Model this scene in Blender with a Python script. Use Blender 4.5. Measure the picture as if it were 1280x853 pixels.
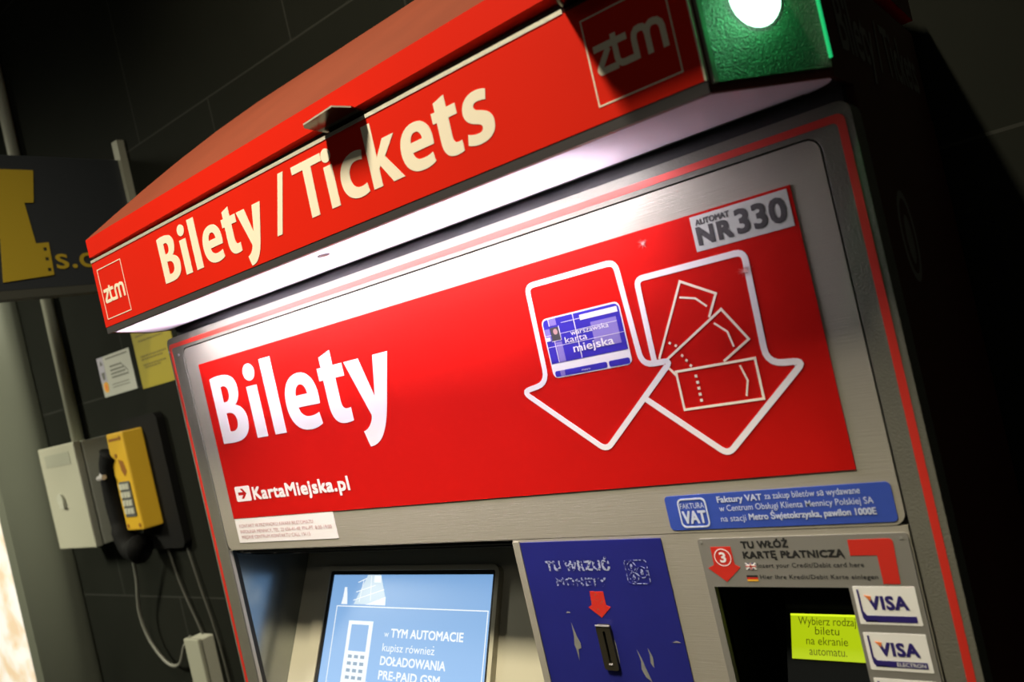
import bpy, bmesh, math, random
from mathutils import Matrix, Vector
from mathutils.geometry import tessellate_polygon
import mathutils.noise as mnoise

# ------------------------------------------------------------------ scene, camera, light
for o in list(bpy.data.objects):
    bpy.data.objects.remove(o, do_unlink=True)
S = bpy.context.scene
COL = S.collection
R = math.radians

S.view_settings.view_transform = 'Standard'
S.view_settings.look = 'None'
S.view_settings.gamma = 1.0
S.view_settings.use_curve_mapping = False
S.view_settings.exposure = 0.0

cam_data = bpy.data.cameras.new('camera')
cam_data.sensor_width = 36.0
cam_data.lens = 28.0
cam_data.clip_start = 0.01
cam_data.dof.use_dof = True
cam_data.dof.focus_distance = 0.93
cam_data.dof.aperture_fstop = 6.0
cam = bpy.data.objects.new('camera', cam_data)
COL.objects.link(cam)
cx = Vector((0.77265, 0.59337, -0.22566)).normalized()
cz = Vector((0.60859, -0.79348, -0.00265))
cz = (cz - cx * cz.dot(cx)).normalized()
cy = cz.cross(cx)
cam.matrix_world = Matrix(((cx.x, cy.x, cz.x, 1.0956), (cx.y, cy.y, cz.y, -0.6630),
                           (cx.z, cy.z, cz.z, 1.5500), (0, 0, 0, 1)))
S.camera = cam

world = bpy.data.worlds.new('station_air')
world.use_nodes = True
world.node_tree.nodes['Background'].inputs[0].default_value = (0.95, 1.0, 0.80, 1)
world.node_tree.nodes['Background'].inputs[1].default_value = 0.026
S.world = world


def area_light(name, loc, target, sx, sy, power, color, spread=180):
    l = bpy.data.lights.new(name, 'AREA')
    l.shape = 'RECTANGLE'; l.size = sx; l.size_y = sy
    l.energy = power; l.color = color; l.spread = R(spread)
    o = bpy.data.objects.new(name, l)
    COL.objects.link(o)
    o.location = loc
    d = Vector(target) - Vector(loc)
    o.rotation_euler = d.to_track_quat('-Z', 'Y').to_euler()
    return o


# a ceiling fitting in front of the machine, long away from the wall, and one over the corner on the left
area_light('ceiling_lamp', (0.42, -1.22, 3.90), (0.33, -0.15, 1.7), 0.10, 0.45, 18.5, (1.0, 0.90, 0.66), 66)
area_light('corner_ceiling_lamp', (-2.2, -1.4, 2.6), (-1.35, 0.42, 0.95), 0.4, 0.4, 12.0, (1.0, 0.97, 0.76), 76)
area_light('right_fill_light', (1.2, -2.2, 3.6), (-1.75, 0.42, 1.15), 0.4, 0.4, 2.0, (1.0, 0.96, 0.78), 40)  # weak fill added from the right to brighten the fuse box side
area_light('front_fill_light', (0.6, -4.3, 3.9), (0.4, 0.0, 1.3), 1.6, 0.4, 3.2, (1.0, 0.93, 0.76), 140)  # broad front fill added to lift the shaded parts, no fitting known

# ------------------------------------------------------------------ materials
MATS = {}


def mat(name, color, rough=0.5, metal=0.0, spec=0.5, bump=0.0, bscale=200.0, emit=None, estr=0.0,
        noise=0.0, nscale=6.0, coat=0.0, stretch=None):
    m = bpy.data.materials.new(name)
    m.use_nodes = True
    nt = m.node_tree
    b = nt.nodes['Principled BSDF']
    b.inputs['Base Color'].default_value = (*color, 1)
    b.inputs['Roughness'].default_value = rough
    b.inputs['Metallic'].default_value = metal
    b.inputs['Specular IOR Level'].default_value = spec
    if coat:
        b.inputs['Coat Weight'].default_value = coat
        b.inputs['Coat Roughness'].default_value = 0.12
    tc = nt.nodes.new('ShaderNodeTexCoord')
    mp = nt.nodes.new('ShaderNodeMapping')
    nt.links.new(tc.outputs['Object'], mp.inputs[0])
    if stretch:
        mp.inputs['Scale'].default_value = stretch
    if noise:
        n = nt.nodes.new('ShaderNodeTexNoise')
        n.inputs['Scale'].default_value = nscale
        n.inputs['Detail'].default_value = 5
        mx = nt.nodes.new('ShaderNodeMixRGB')
        mx.inputs[1].default_value = (*[c * (1 - noise) for c in color], 1)
        mx.inputs[2].default_value = (*[min(1, c * (1 + noise)) for c in color], 1)
        nt.links.new(mp.outputs[0], n.inputs['Vector'])
        nt.links.new(n.outputs['Fac'], mx.inputs[0])
        nt.links.new(mx.outputs[0], b.inputs['Base Color'])
    if bump:
        n = nt.nodes.new('ShaderNodeTexNoise')
        n.inputs['Scale'].default_value = bscale
        n.inputs['Detail'].default_value = 3
        bp = nt.nodes.new('ShaderNodeBump')
        bp.inputs['Strength'].default_value = bump
        bp.inputs['Distance'].default_value = 0.002
        nt.links.new(mp.outputs[0], n.inputs['Vector'])
        nt.links.new(n.outputs['Fac'], bp.inputs['Height'])
        nt.links.new(bp.outputs[0], b.inputs['Normal'])
    if emit:
        b.inputs['Emission Color'].default_value = (*emit, 1)
        b.inputs['Emission Strength'].default_value = estr
    MATS[name] = m
    return m


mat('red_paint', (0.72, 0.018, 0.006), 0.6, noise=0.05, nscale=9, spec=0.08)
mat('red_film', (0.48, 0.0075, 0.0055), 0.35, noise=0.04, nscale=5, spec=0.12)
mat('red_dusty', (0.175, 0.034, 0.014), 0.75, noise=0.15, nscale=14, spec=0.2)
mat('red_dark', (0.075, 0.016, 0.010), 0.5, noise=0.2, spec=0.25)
mat('cream', (0.92, 0.83, 0.68), 0.6, spec=0.2)
mat('white_film', (0.86, 0.82, 0.84), 0.45, spec=0.3)
mat('steel', (0.385, 0.36, 0.305), 0.42, metal=0.15, noise=0.10, nscale=9, bump=0.12, bscale=900, stretch=(0.03, 1, 1))
mat('steel_plate', (0.27, 0.26, 0.235), 0.45, metal=0.2, noise=0.05)
mat('frame_grey', (0.15, 0.147, 0.12), 0.45, noise=0.12, nscale=30, bump=0.25, bscale=500, spec=0.4)
mat('black', (0.010, 0.010, 0.010), 0.6)
mat('black_gloss', (0.008, 0.009, 0.010), 0.08)
mat('dark_rim', (0.055, 0.05, 0.055), 0.4)
mat('rim_grey', (0.30, 0.29, 0.30), 0.4, metal=0.3)
mat('hammered', (0.070, 0.085, 0.068), 0.28, metal=0.25, bump=1.0, bscale=700, spec=0.6, noise=0.3, nscale=300)
mat('silver_trim', (0.72, 0.68, 0.58), 0.4, metal=0.25, bump=0.6, bscale=1200, noise=0.25, nscale=700)
mat('clip_metal', (0.09, 0.088, 0.072), 0.16, metal=0.9, noise=0.6, nscale=60, stretch=(0.2, 1, 1))
mat('clip_edge', (0.75, 0.72, 0.62), 0.35, metal=0.4)
mat('beige_plate', (0.50, 0.47, 0.37), 0.5, noise=0.04)
mat('recess_wall', (0.36, 0.38, 0.38), 0.2, metal=0.9, noise=0.25, nscale=16)
mat('recess_dark', (0.03, 0.028, 0.024), 0.4)
mat('bezel_black', (0.012, 0.012, 0.012), 0.45)
mat('blue_film', (0.017, 0.020, 0.195), 0.4, noise=0.12, nscale=18)
mat('invoice_blue', (0.040, 0.085, 0.44), 0.45)
mat('pale_blue_ink', (0.62, 0.68, 0.85), 0.5)
mat('card_blue', (0.034, 0.022, 0.36), 0.4)
mat('card_lilac', (0.24, 0.19, 0.52), 0.4)
mat('print_black', (0.022, 0.022, 0.022), 0.5)
mat('print_dark', (0.060, 0.055, 0.060), 0.5)
mat('print_navy', (0.028, 0.018, 0.16), 0.5)
mat('print_rose', (0.52, 0.30, 0.30), 0.6)
mat('sticker_white', (0.92, 0.91, 0.88), 0.45)
mat('sticker_grey', (0.56, 0.57, 0.55), 0.45)
mat('sign_red', (0.62, 0.030, 0.018), 0.45)
mat('orange_ink', (0.80, 0.22, 0.05), 0.5)
mat('gold_ink', (0.80, 0.42, 0.03), 0.5)
mat('brown_ink', (0.07, 0.03, 0.02), 0.5)
mat('bare_metal', (0.33, 0.33, 0.30), 0.4, metal=0.3, noise=0.3, nscale=120)
mat('slot_metal', (0.075, 0.066, 0.045), 0.3, metal=0.6)
mat('bright_metal', (0.9, 0.86, 0.86), 0.25, metal=0.5)
mat('tile', (0.036, 0.038, 0.031), 0.5, spec=0.25)
mat('pilaster_grey', (0.19, 0.20, 0.155), 0.45, metal=0.2, noise=0.05)
mat('conduit_grey', (0.34, 0.34, 0.27), 0.5)
mat('box_grey', (0.42, 0.41, 0.32), 0.5, noise=0.03)
mat('box_dark', (0.46, 0.46, 0.38), 0.5)
mat('phone_yellow', (0.62, 0.37, 0.018), 0.45, noise=0.06)
mat('phone_key', (0.10, 0.105, 0.10), 0.5)
mat('phone_black', (0.006, 0.006, 0.006), 0.7, spec=0.12)
mat('phone_mark', (0.25, 0.09, 0.01), 0.5)
mat('rail_dark', (0.055, 0.055, 0.045), 0.6)
mat('cable_grey', (0.17, 0.17, 0.145), 0.45)
mat('sign_navy', (0.030, 0.034, 0.040), 0.45)
mat('sign_yellow', (0.46, 0.32, 0.022), 0.5)
mat('paper_white', (0.46, 0.46, 0.41), 0.6)
mat('paper_yellow', (0.34, 0.275, 0.008), 0.6)
mat('paper_ink', (0.12, 0.12, 0.10), 0.6)
mat('paper_ink_yellow', (0.19, 0.15, 0.010), 0.6)
mat('paper_lilac', (0.40, 0.38, 0.46), 0.6)
mat('side_ink', (0.22, 0.21, 0.19), 0.6)
mat('floor_stone', (0.10, 0.10, 0.09), 0.5, noise=0.2, nscale=3)
mat('ceiling_dark', (0.02, 0.02, 0.02), 0.8)
mat('lens_green', (0.5, 1.0, 0.7), 0.3, emit=(0.45, 1.0, 0.62), estr=7.0)
mat('poster_scuff', (0.75, 0.42, 0.40), 0.5)
mat('bead_green_glint', (0.01, 0.05, 0.02), 0.3, emit=(0.01, 0.50, 0.15), estr=1.0)  # signal lamp's reflection on the bead, painted as emission
mat('lcd_green', (0.05, 0.06, 0.0), 0.4, emit=(0.47, 0.62, 0.004), estr=0.92)
mat('lcd_edge', (0.05, 0.06, 0.0), 0.4, emit=(0.80, 1.0, 0.02), estr=1.0)
mat('lcd_ink', (0.02, 0.02, 0.0), 0.4, emit=(0.07, 0.08, 0.001), estr=1.0)
mat('screen_white', (0.02, 0.02, 0.02), 0.3, emit=(0.92, 0.97, 1.0), estr=1.0)
mat('screen_key', (0.02, 0.02, 0.02), 0.3, emit=(0.30, 0.42, 0.55), estr=1.0)
mat('screen_pale', (0.02, 0.02, 0.02), 0.3, emit=(0.62, 0.76, 0.86), estr=1.0)


def screen_material():
    m = bpy.data.materials.new('screen_blue'); m.use_nodes = True
    nt = m.node_tree; b = nt.nodes['Principled BSDF']
    b.inputs['Base Color'].default_value = (0.02, 0.02, 0.02, 1)
    b.inputs['Roughness'].default_value = 0.3
    tc = nt.nodes.new('ShaderNodeTexCoord')
    sp = nt.nodes.new('ShaderNodeSeparateXYZ')
    nt.links.new(tc.outputs['Object'], sp.inputs[0])
    mr = nt.nodes.new('ShaderNodeMapRange')
    mr.inputs[1].default_value = 1.10; mr.inputs[2].default_value = 1.26
    nt.links.new(sp.outputs['Z'], mr.inputs[0])
    rp = nt.nodes.new('ShaderNodeValToRGB')
    rp.color_ramp.elements[0].color = (0.36, 0.60, 0.95, 1)
    rp.color_ramp.elements[1].color = (0.20, 0.39, 0.70, 1)
    nt.links.new(mr.outputs[0], rp.inputs[0])
    nt.links.new(rp.outputs[0], b.inputs['Emission Color'])
    b.inputs['Emission Strength'].default_value = 1.0
    MATS['screen_blue'] = m


screen_material()


def worn_material(name, ink, ground, thr, scale):
    m = bpy.data.materials.new(name); m.use_nodes = True
    nt = m.node_tree; b = nt.nodes['Principled BSDF']
    tc = nt.nodes.new('ShaderNodeTexCoord')
    n = nt.nodes.new('ShaderNodeTexNoise'); n.inputs['Scale'].default_value = scale; n.inputs['Detail'].default_value = 2
    rp = nt.nodes.new('ShaderNodeValToRGB')
    rp.color_ramp.elements[0].position = thr - 0.02; rp.color_ramp.elements[0].color = (*ground, 1)
    rp.color_ramp.elements[1].position = thr + 0.02; rp.color_ramp.elements[1].color = (*ink, 1)
    nt.links.new(tc.outputs['Object'], n.inputs['Vector'])
    nt.links.new(n.outputs['Fac'], rp.inputs[0]); nt.links.new(rp.outputs[0], b.inputs['Base Color'])
    b.inputs['Roughness'].default_value = 0.45
    MATS[name] = m


worn_material('worn_ink', (0.42, 0.46, 0.66), (0.017, 0.020, 0.195), 0.46, 420)
worn_material('worn_ink_faint', (0.36, 0.40, 0.62), (0.017, 0.020, 0.195), 0.52, 420)
worn_material('worn_red', (0.62, 0.030, 0.018), (0.30, 0.10, 0.06), 0.36, 300)


def diffuser_material():
    m = bpy.data.materials.new('opal_diffuser'); m.use_nodes = True
    nt = m.node_tree; nt.nodes.clear()
    out = nt.nodes.new('ShaderNodeOutputMaterial')
    tr = nt.nodes.new('ShaderNodeBsdfTranslucent'); tr.inputs[0].default_value = (0.9, 0.86, 0.93, 1)
    df = nt.nodes.new('ShaderNodeBsdfDiffuse'); df.inputs[0].default_value = (0.62, 0.58, 0.62, 1)
    mx = nt.nodes.new('ShaderNodeMixShader'); mx.inputs[0].default_value = 0.45
    nt.links.new(tr.outputs[0], mx.inputs[1]); nt.links.new(df.outputs[0], mx.inputs[2])
    nt.links.new(mx.outputs[0], out.inputs[0])
    MATS['opal_diffuser'] = m


diffuser_material()


def tile_material():
    m = bpy.data.materials.new('wall_tiles'); m.use_nodes = True
    nt = m.node_tree; b = nt.nodes['Principled BSDF']
    tc = nt.nodes.new('ShaderNodeTexCoord')
    sp = nt.nodes.new('ShaderNodeSeparateXYZ'); nt.links.new(tc.outputs['Object'], sp.inputs[0])

    def line(sock, step, off, half):
        a = nt.nodes.new('ShaderNodeMath'); a.operation = 'ADD'; a.inputs[1].default_value = -off + 100 * step
        nt.links.new(sock, a.inputs[0])
        f = nt.nodes.new('ShaderNodeMath'); f.operation = 'PINGPONG'; f.inputs[1].default_value = step / 2
        nt.links.new(a.outputs[0], f.inputs[0])
        l = nt.nodes.new('ShaderNodeMath'); l.operation = 'LESS_THAN'; l.inputs[1].default_value = half
        nt.links.new(f.outputs[0], l.inputs[0])
        return l.outputs[0]
    row = nt.nodes.new('ShaderNodeMath'); row.operation = 'ADD'; row.inputs[1].default_value = -1.083 + 57.8
    nt.links.new(sp.outputs['Z'], row.inputs[0])
    rm = nt.nodes.new('ShaderNodeMath'); rm.operation = 'MODULO'; rm.inputs[1].default_value = 1.156
    nt.links.new(row.outputs[0], rm.inputs[0])
    rg = nt.nodes.new('ShaderNodeMath'); rg.operation = 'GREATER_THAN'; rg.inputs[1].default_value = 0.578
    nt.links.new(rm.outputs[0], rg.inputs[0])
    rs = nt.nodes.new('ShaderNodeMath'); rs.operation = 'MULTIPLY_ADD'; rs.inputs[1].default_value = 0.31
    nt.links.new(rg.outputs[0], rs.inputs[0]); nt.links.new(sp.outputs['X'], rs.inputs[2])
    a = line(rs.outputs[0], 0.62, -0.107, 0.0022)
    c = line(sp.outputs['Z'], 0.578, 1.083, 0.0022)
    mxm = nt.nodes.new('ShaderNodeMath'); mxm.operation = 'MAXIMUM'
    nt.links.new(a, mxm.inputs[0]); nt.links.new(c, mxm.inputs[1])
    n = nt.nodes.new('ShaderNodeTexNoise'); n.inputs['Scale'].default_value = 5; n.inputs['Detail'].default_value = 4
    nt.links.new(tc.outputs['Object'], n.inputs['Vector'])
    rp = nt.nodes.new('ShaderNodeValToRGB')
    rp.color_ramp.elements[0].color = (0.0110, 0.0120, 0.0094, 1); rp.color_ramp.elements[1].color = (0.0155, 0.0166, 0.0136, 1)
    nt.links.new(n.outputs['Fac'], rp.inputs[0])
    mx = nt.nodes.new('ShaderNodeMixRGB')
    nt.links.new(mxm.outputs[0], mx.inputs[0]); nt.links.new(rp.outputs[0], mx.inputs[1])
    mx.inputs[2].default_value = (0.031, 0.032, 0.028, 1)
    nt.links.new(mx.outputs[0], b.inputs['Base Color'])
    b.inputs['Roughness'].default_value = 0.6
    b.inputs['Specular IOR Level'].default_value = 0.03
    MATS['wall_tiles'] = m


tile_material()


def poster_material():
    m = bpy.data.materials.new('backlit_poster'); m.use_nodes = True
    nt = m.node_tree; b = nt.nodes['Principled BSDF']
    tc = nt.nodes.new('ShaderNodeTexCoord')
    mp = nt.nodes.new('ShaderNodeMapping'); mp.inputs['Scale'].default_value = (1, 1, 1.3)
    nt.links.new(tc.outputs['Object'], mp.inputs[0])
    v = nt.nodes.new('ShaderNodeTexVoronoi'); v.inputs['Scale'].default_value = 7
    nt.links.new(mp.outputs[0], v.inputs['Vector'])
    n = nt.nodes.new('ShaderNodeTexNoise'); n.inputs['Scale'].default_value = 9; n.inputs['Detail'].default_value = 3
    nt.links.new(mp.outputs[0], n.inputs['Vector'])
    rp = nt.nodes.new('ShaderNodeValToRGB')
    rp.color_ramp.elements[0].position = 0.34; rp.color_ramp.elements[0].color = (0.80, 0.58, 0.33, 1)
    rp.color_ramp.elements[1].position = 0.56; rp.color_ramp.elements[1].color = (1.0, 0.95, 0.86, 1)
    nt.links.new(n.outputs['Fac'], rp.inputs[0])
    r2 = nt.nodes.new('ShaderNodeValToRGB')
    r2.color_ramp.elements[0].color = (1.0, 1.0, 0.94, 1); r2.color_ramp.elements[1].color = (0.93, 0.86, 0.74, 1)
    nt.links.new(v.outputs['Distance'], r2.inputs[0])
    mx = nt.nodes.new('ShaderNodeMixRGB'); mx.blend_type = 'MULTIPLY'; mx.inputs[0].default_value = 0.8
    nt.links.new(rp.outputs[0], mx.inputs[1]); nt.links.new(r2.outputs[0], mx.inputs[2])
    nt.links.new(mx.outputs[0], b.inputs['Emission Color'])
    b.inputs['Emission Strength'].default_value = 0.95
    b.inputs['Base Color'].default_value = (0.3, 0.3, 0.3, 1)
    MATS['backlit_poster'] = m


poster_material()

# ------------------------------------------------------------------ mesh helpers


def link(name, bm, m, parent=None, smooth=False):
    me = bpy.data.meshes.new(name)
    bmesh.ops.recalc_face_normals(bm, faces=bm.faces)
    bm.to_mesh(me); bm.free()
    if isinstance(m, str):
        m = [m]
    for k in m:
        me.materials.append(MATS[k])
    if smooth:
        for p in me.polygons:
            p.use_smooth = True
    o = bpy.data.objects.new(name, me)
    COL.objects.link(o)
    if parent is not None:
        o.parent = parent
        o.matrix_parent_inverse = root_matrix(parent).inverted()
    return o


def root_matrix(o):
    mtx = Matrix.Translation(o.location) if o.type == 'EMPTY' else Matrix.Identity(4)
    return mtx


def tag(o, label, cat, group=None):
    o['label'] = label; o['category'] = cat
    if group:
        o['group'] = group
    return o


def thing(name, label, cat, loc, group=None):
    o = bpy.data.objects.new(name, None)
    o.empty_display_size = 0.05
    o.location = loc
    COL.objects.link(o)
    return tag(o, label, cat, group)


def frame(origin, u, v):
    """u, v in-plane axes, w = outward normal"""
    u = Vector(u).normalized(); v = Vector(v).normalized(); w = u.cross(v).normalized()
    o = Vector(origin)
    return Matrix(((u.x, v.x, w.x, o.x), (u.y, v.y, w.y, o.y), (u.z, v.z, w.z, o.z), (0, 0, 0, 1)))


def front(y):                       # faces the viewer's side of the machine: u = +x, v = +z, w = -y
    return frame((0, y, 0), (1, 0, 0), (0, 0, 1))


def add_plate(bm, fr, contours, w0, w1, mi=0):
    """prism of a polygon with holes; w1 is the outer face"""
    cs = [[Vector((p[0], p[1], 0)) for p in c] for c in contours]
    tris = tessellate_polygon(cs)
    flat = [p for c in cs for p in c]
    top = [bm.verts.new(fr @ Vector((p.x, p.y, w1))) for p in flat]
    bot = [bm.verts.new(fr @ Vector((p.x, p.y, w0))) for p in flat]
    for t in tris:
        try:
            f = bm.faces.new([top[i] for i in t]); f.material_index = mi
            f = bm.faces.new([bot[i] for i in reversed(t)]); f.material_index = mi
        except ValueError:
            pass
    k = 0
    for c in cs:
        n = len(c)
        for i in range(n):
            j = (i + 1) % n
            try:
                f = bm.faces.new((top[k + i], top[k + j], bot[k + j], bot[k + i])); f.material_index = mi
            except ValueError:
                pass
        k += n


def add_box(bm, lo, hi, mi=0):
    x0, y0, z0 = lo; x1, y1, z1 = hi
    v = [bm.verts.new(p) for p in ((x0, y0, z0), (x1, y0, z0), (x1, y1, z0), (x0, y1, z0),
                                   (x0, y0, z1), (x1, y0, z1), (x1, y1, z1), (x0, y1, z1))]
    fs = []
    for q in ((0, 3, 2, 1), (4, 5, 6, 7), (0, 1, 5, 4), (1, 2, 6, 5), (2, 3, 7, 6), (3, 0, 4, 7)):
        f = bm.faces.new([v[i] for i in q]); f.material_index = mi; fs.append(f)
    return fs


def bevel_all(bm, w, seg=2):
    bmesh.ops.bevel(bm, geom=list(bm.edges), offset=w, segments=seg, affect='EDGES', profile=0.5)


def rect(u0, v0, u1, v1):
    return [(u0, v0), (u1, v0), (u1, v1), (u0, v1)]


def rrect(u0, v0, u1, v1, r, n=5):
    pts = []
    for (cu, cv, a0) in ((u1 - r, v1 - r, 0), (u0 + r, v1 - r, 90), (u0 + r, v0 + r, 180), (u1 - r, v0 + r, 270)):
        for k in range(n + 1):
            a = R(a0 + 90 * k / n)
            pts.append((cu + r * math.cos(a), cv + r * math.sin(a)))
    return pts


def ell(cu, cv, ru, rv, n=24, a0=0, a1=360):
    full = abs(a1 - a0) >= 360
    m = n if full else n + 1
    return [(cu + ru * math.cos(R(a0 + (a1 - a0) * k / n)), cv + rv * math.sin(R(a0 + (a1 - a0) * k / n))) for k in range(m)]


def stroke(pts, w, closed=False):
    """outline polygons (list of contours) of a polyline of width w with mitred corners"""
    P = [Vector((p[0], p[1])) for p in pts]
    n = len(P)
    L, Rr = [], []
    for i in range(n):
        a = P[(i - 1) % n] if (closed or i > 0) else None
        c = P[(i + 1) % n] if (closed or i < n - 1) else None
        d1 = (P[i] - a).normalized() if a is not None else None
        d2 = (c - P[i]).normalized() if c is not None else None
        if d1 is None: d1 = d2
        if d2 is None: d2 = d1
        n1 = Vector((-d1.y, d1.x)); n2 = Vector((-d2.y, d2.x))
        m = (n1 + n2)
        if m.length < 1e-6: m = n1.copy()
        m.normalize()
        s = (w / 2) / max(0.35, m.dot(n1))
        L.append(tuple(P[i] + m * s)); Rr.append(tuple(P[i] - m * s))
    if closed:
        return [L, Rr[::-1]]
    return [L + Rr[::-1]]


def round_corners(pts, radii, n=5):
    out = []
    N = len(pts)
    for i in range(N):
        p = Vector(pts[i]); a = Vector(pts[i - 1]); c = Vector(pts[(i + 1) % N])
        r = radii[i] if isinstance(radii, (list, tuple)) else radii
        if r <= 0:
            out.append(tuple(p)); continue
        da = (a - p); dc = (c - p)
        t = min(r, da.length * 0.48, dc.length * 0.48)
        p0 = p + da.normalized() * t; p1 = p + dc.normalized() * t
        for k in range(n + 1):
            s = k / n
            out.append(tuple((1 - s) ** 2 * p0 + 2 * s * (1 - s) * p + s * s * p1))
    return out


def bez(p0, p1, p2, p3, n=8):
    out = []
    for k in range(1, n + 1):
        t = k / n
        out.append(tuple((1 - t) ** 3 * p0[i] + 3 * t * (1 - t) ** 2 * p1[i] + 3 * t * t * (1 - t) * p2[i] + t ** 3 * p3[i] for i in (0, 1)))
    return out


def path(start, *segs):
    pts = [start]
    for s in segs:
        if len(s) == 2 and not isinstance(s[0], tuple):
            pts.append(s)
        else:
            pts += bez(pts[-1], *s)
    return pts


def flat_part(name, fr, groups, m, parent, w0=0.0, w1=0.0004):
    """groups = list of contour lists (outer + holes)"""
    bm = bmesh.new()
    for g in groups:
        add_plate(bm, fr, g, w0, w1)
    return link(name, bm, m, parent)


TXT = {}


def text_mesh(body, bold=0.0, spacing=1.0):
    key = (body, bold, spacing)
    if key in TXT:
        return TXT[key]
    cu = bpy.data.curves.new('txt', 'FONT')
    cu.body = body; cu.size = 1.0; cu.offset = bold; cu.space_character = spacing
    cu.resolution_u = 3
    o = bpy.data.objects.new('txt', cu)
    COL.objects.link(o)
    bpy.context.view_layer.update()
    dg = bpy.context.evaluated_depsgraph_get()
    me = bpy.data.meshes.new_from_object(o.evaluated_get(dg))
    vs = [(v.co.x, v.co.y) for v in me.vertices]
    fs = [tuple(p.vertices) for p in me.polygons]
    bpy.data.objects.remove(o, do_unlink=True)
    bpy.data.curves.remove(cu); bpy.data.meshes.remove(me)
    TXT[key] = (vs, fs)
    return TXT[key]


CAP = 0.70


def add_text(bm, fr, body, u0, v0, cap, width=None, bold=0.0, spacing=1.0, w=0.0004, slope=0.0, mi=0):
    """lettering whose capitals are `cap` high, its left edge at u0, stretched to `width`"""
    vs, fs = text_mesh(body, bold, spacing)
    x0 = min(v[0] for v in vs); x1 = max(v[0] for v in vs)
    sy = cap / CAP
    sx = sy if width is None else width / (x1 - x0)
    bv = [bm.verts.new(fr @ Vector((u0 + (x - x0) * sx, v0 + y * sy + slope * (x - x0) * sx, w))) for x, y in vs]
    for f in fs:
        try:
            g = bm.faces.new([bv[i] for i in f]); g.material_index = mi
        except ValueError:
            pass
    return u0, u0 + (x1 - x0) * sx


def add_bold(bm, fr, body, u0, v0, cap, width=None, b=0.0006, **k):
    w = k.pop('w', 0.0004)
    for i, (du, dv) in enumerate(((-1, -1), (1, -1), (1, 1), (-1, 1), (0, 0))):
        add_text(bm, fr, body, u0 + b + du * b, v0 + b + dv * b, cap - 2 * b, None if width is None else width - 2 * b, w=w + 0.00003 * i, **k)


def text_part(name, fr, lines, m, parent, w=0.0004):
    bm = bmesh.new()
    for L in lines:
        (add_bold if 'b' in L else add_text)(bm, fr, w=w, **L)
    return link_open(name, bm, m, parent, fr)


def link_open(name, bm, m, parent, fr):
    """single-sided lettering: normals turned to the frame's outward side"""
    w = (fr.to_3x3() @ Vector((0, 0, 1)))
    bm.normal_update()
    for f in bm.faces:
        if f.normal.dot(w) < 0:
            f.normal_flip()
    me = bpy.data.meshes.new(name)
    bm.to_mesh(me); bm.free()
    me.materials.append(MATS[m])
    o = bpy.data.objects.new(name, me)
    COL.objects.link(o)
    o.parent = parent
    o.matrix_parent_inverse = root_matrix(parent).inverted()
    return o


def add_tube(bm, pts, r, n=8, mi=0):
    P = [Vector(p) for p in pts]
    rings = []
    prev = None
    for i, p in enumerate(P):
        d = (P[min(i + 1, len(P) - 1)] - P[max(i - 1, 0)]).normalized()
        ref = prev if prev is not None else (Vector((0, 0, 1)) if abs(d.z) < 0.9 else Vector((1, 0, 0)))
        a = (ref - d * ref.dot(d)).normalized()
        prev = a
        b = d.cross(a)
        rr = r[i] if isinstance(r, (list, tuple)) else r
        rings.append([bm.verts.new(p + a * rr * math.cos(2 * math.pi * k / n) + b * rr * math.sin(2 * math.pi * k / n)) for k in range(n)])
    for i in range(len(rings) - 1):
        for k in range(n):
            f = bm.faces.new((rings[i][k], rings[i][(k + 1) % n], rings[i + 1][(k + 1) % n], rings[i + 1][k])); f.material_index = mi
    bm.faces.new(rings[0][::-1]); bm.faces.new(rings[-1])


def spline(pts, n=8):
    P = [Vector(p) for p in pts]
    out = []
    for i in range(len(P) - 1):
        p0 = P[max(i - 1, 0)]; p1 = P[i]; p2 = P[i + 1]; p3 = P[min(i + 2, len(P) - 1)]
        for k in range(n):
            t = k / n
            out.append(0.5 * ((2 * p1) + (p2 - p0) * t + (2 * p0 - 5 * p1 + 4 * p2 - p3) * t * t + (3 * p1 - p0 - 3 * p2 + p3) * t ** 3))
    out.append(P[-1])
    return out


# ------------------------------------------------------------------ the setting
def structure(name, bm, m):
    o = link(name, bm, m)
    o['kind'] = 'structure'
    return o


WY = 0.42
bm = bmesh.new(); add_box(bm, (-4.0, WY, 0), (3.5, WY + 0.12, 4.3)); structure('wall_back', bm, 'wall_tiles')
bm = bmesh.new(); add_box(bm, (-4.0, -5.0, -0.12), (3.5, WY + 0.12, 0)); structure('floor', bm, 'floor_stone')
bm = bmesh.new(); add_box(bm, (-4.0, -5.0, 4.3), (3.5, WY + 0.12, 4.42)); structure('ceiling', bm, 'ceiling_dark')

# rounded metal pilaster left of the tiles
bm = bmesh.new()
prof = [(-1.905, WY), (-1.905, 0.335)] + [(-1.84 + 0.22 * math.sin(R(a)), 0.335 + 0.08 - 0.08 * math.cos(R(a))) for a in range(0, 91, 6)] + [(-1.62, WY)]
lo = [bm.verts.new((x, y, 0)) for x, y in prof]; hi = [bm.verts.new((x, y, 4.3)) for x, y in prof]
for i in range(len(prof)):
    j = (i + 1) % len(prof)
    bm.faces.new((lo[i], lo[j], hi[j], hi[i]))
bm.faces.new(lo); bm.faces.new(hi[::-1])
o = structure('trim_1', bm, 'pilaster_grey')
for p in o.data.polygons:
    p.use_smooth = abs(p.normal.z) < 0.5 and p.area < 0.12

# ------------------------------------------------------------------ the ticket machine
TM = thing('ticket_machine', 'red and steel ticket vending machine with lit canopy against the dark tiled wall',
           'ticket machine', (0.442, 0.19, 0))
X0, X1 = -0.073, 0.957
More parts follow.
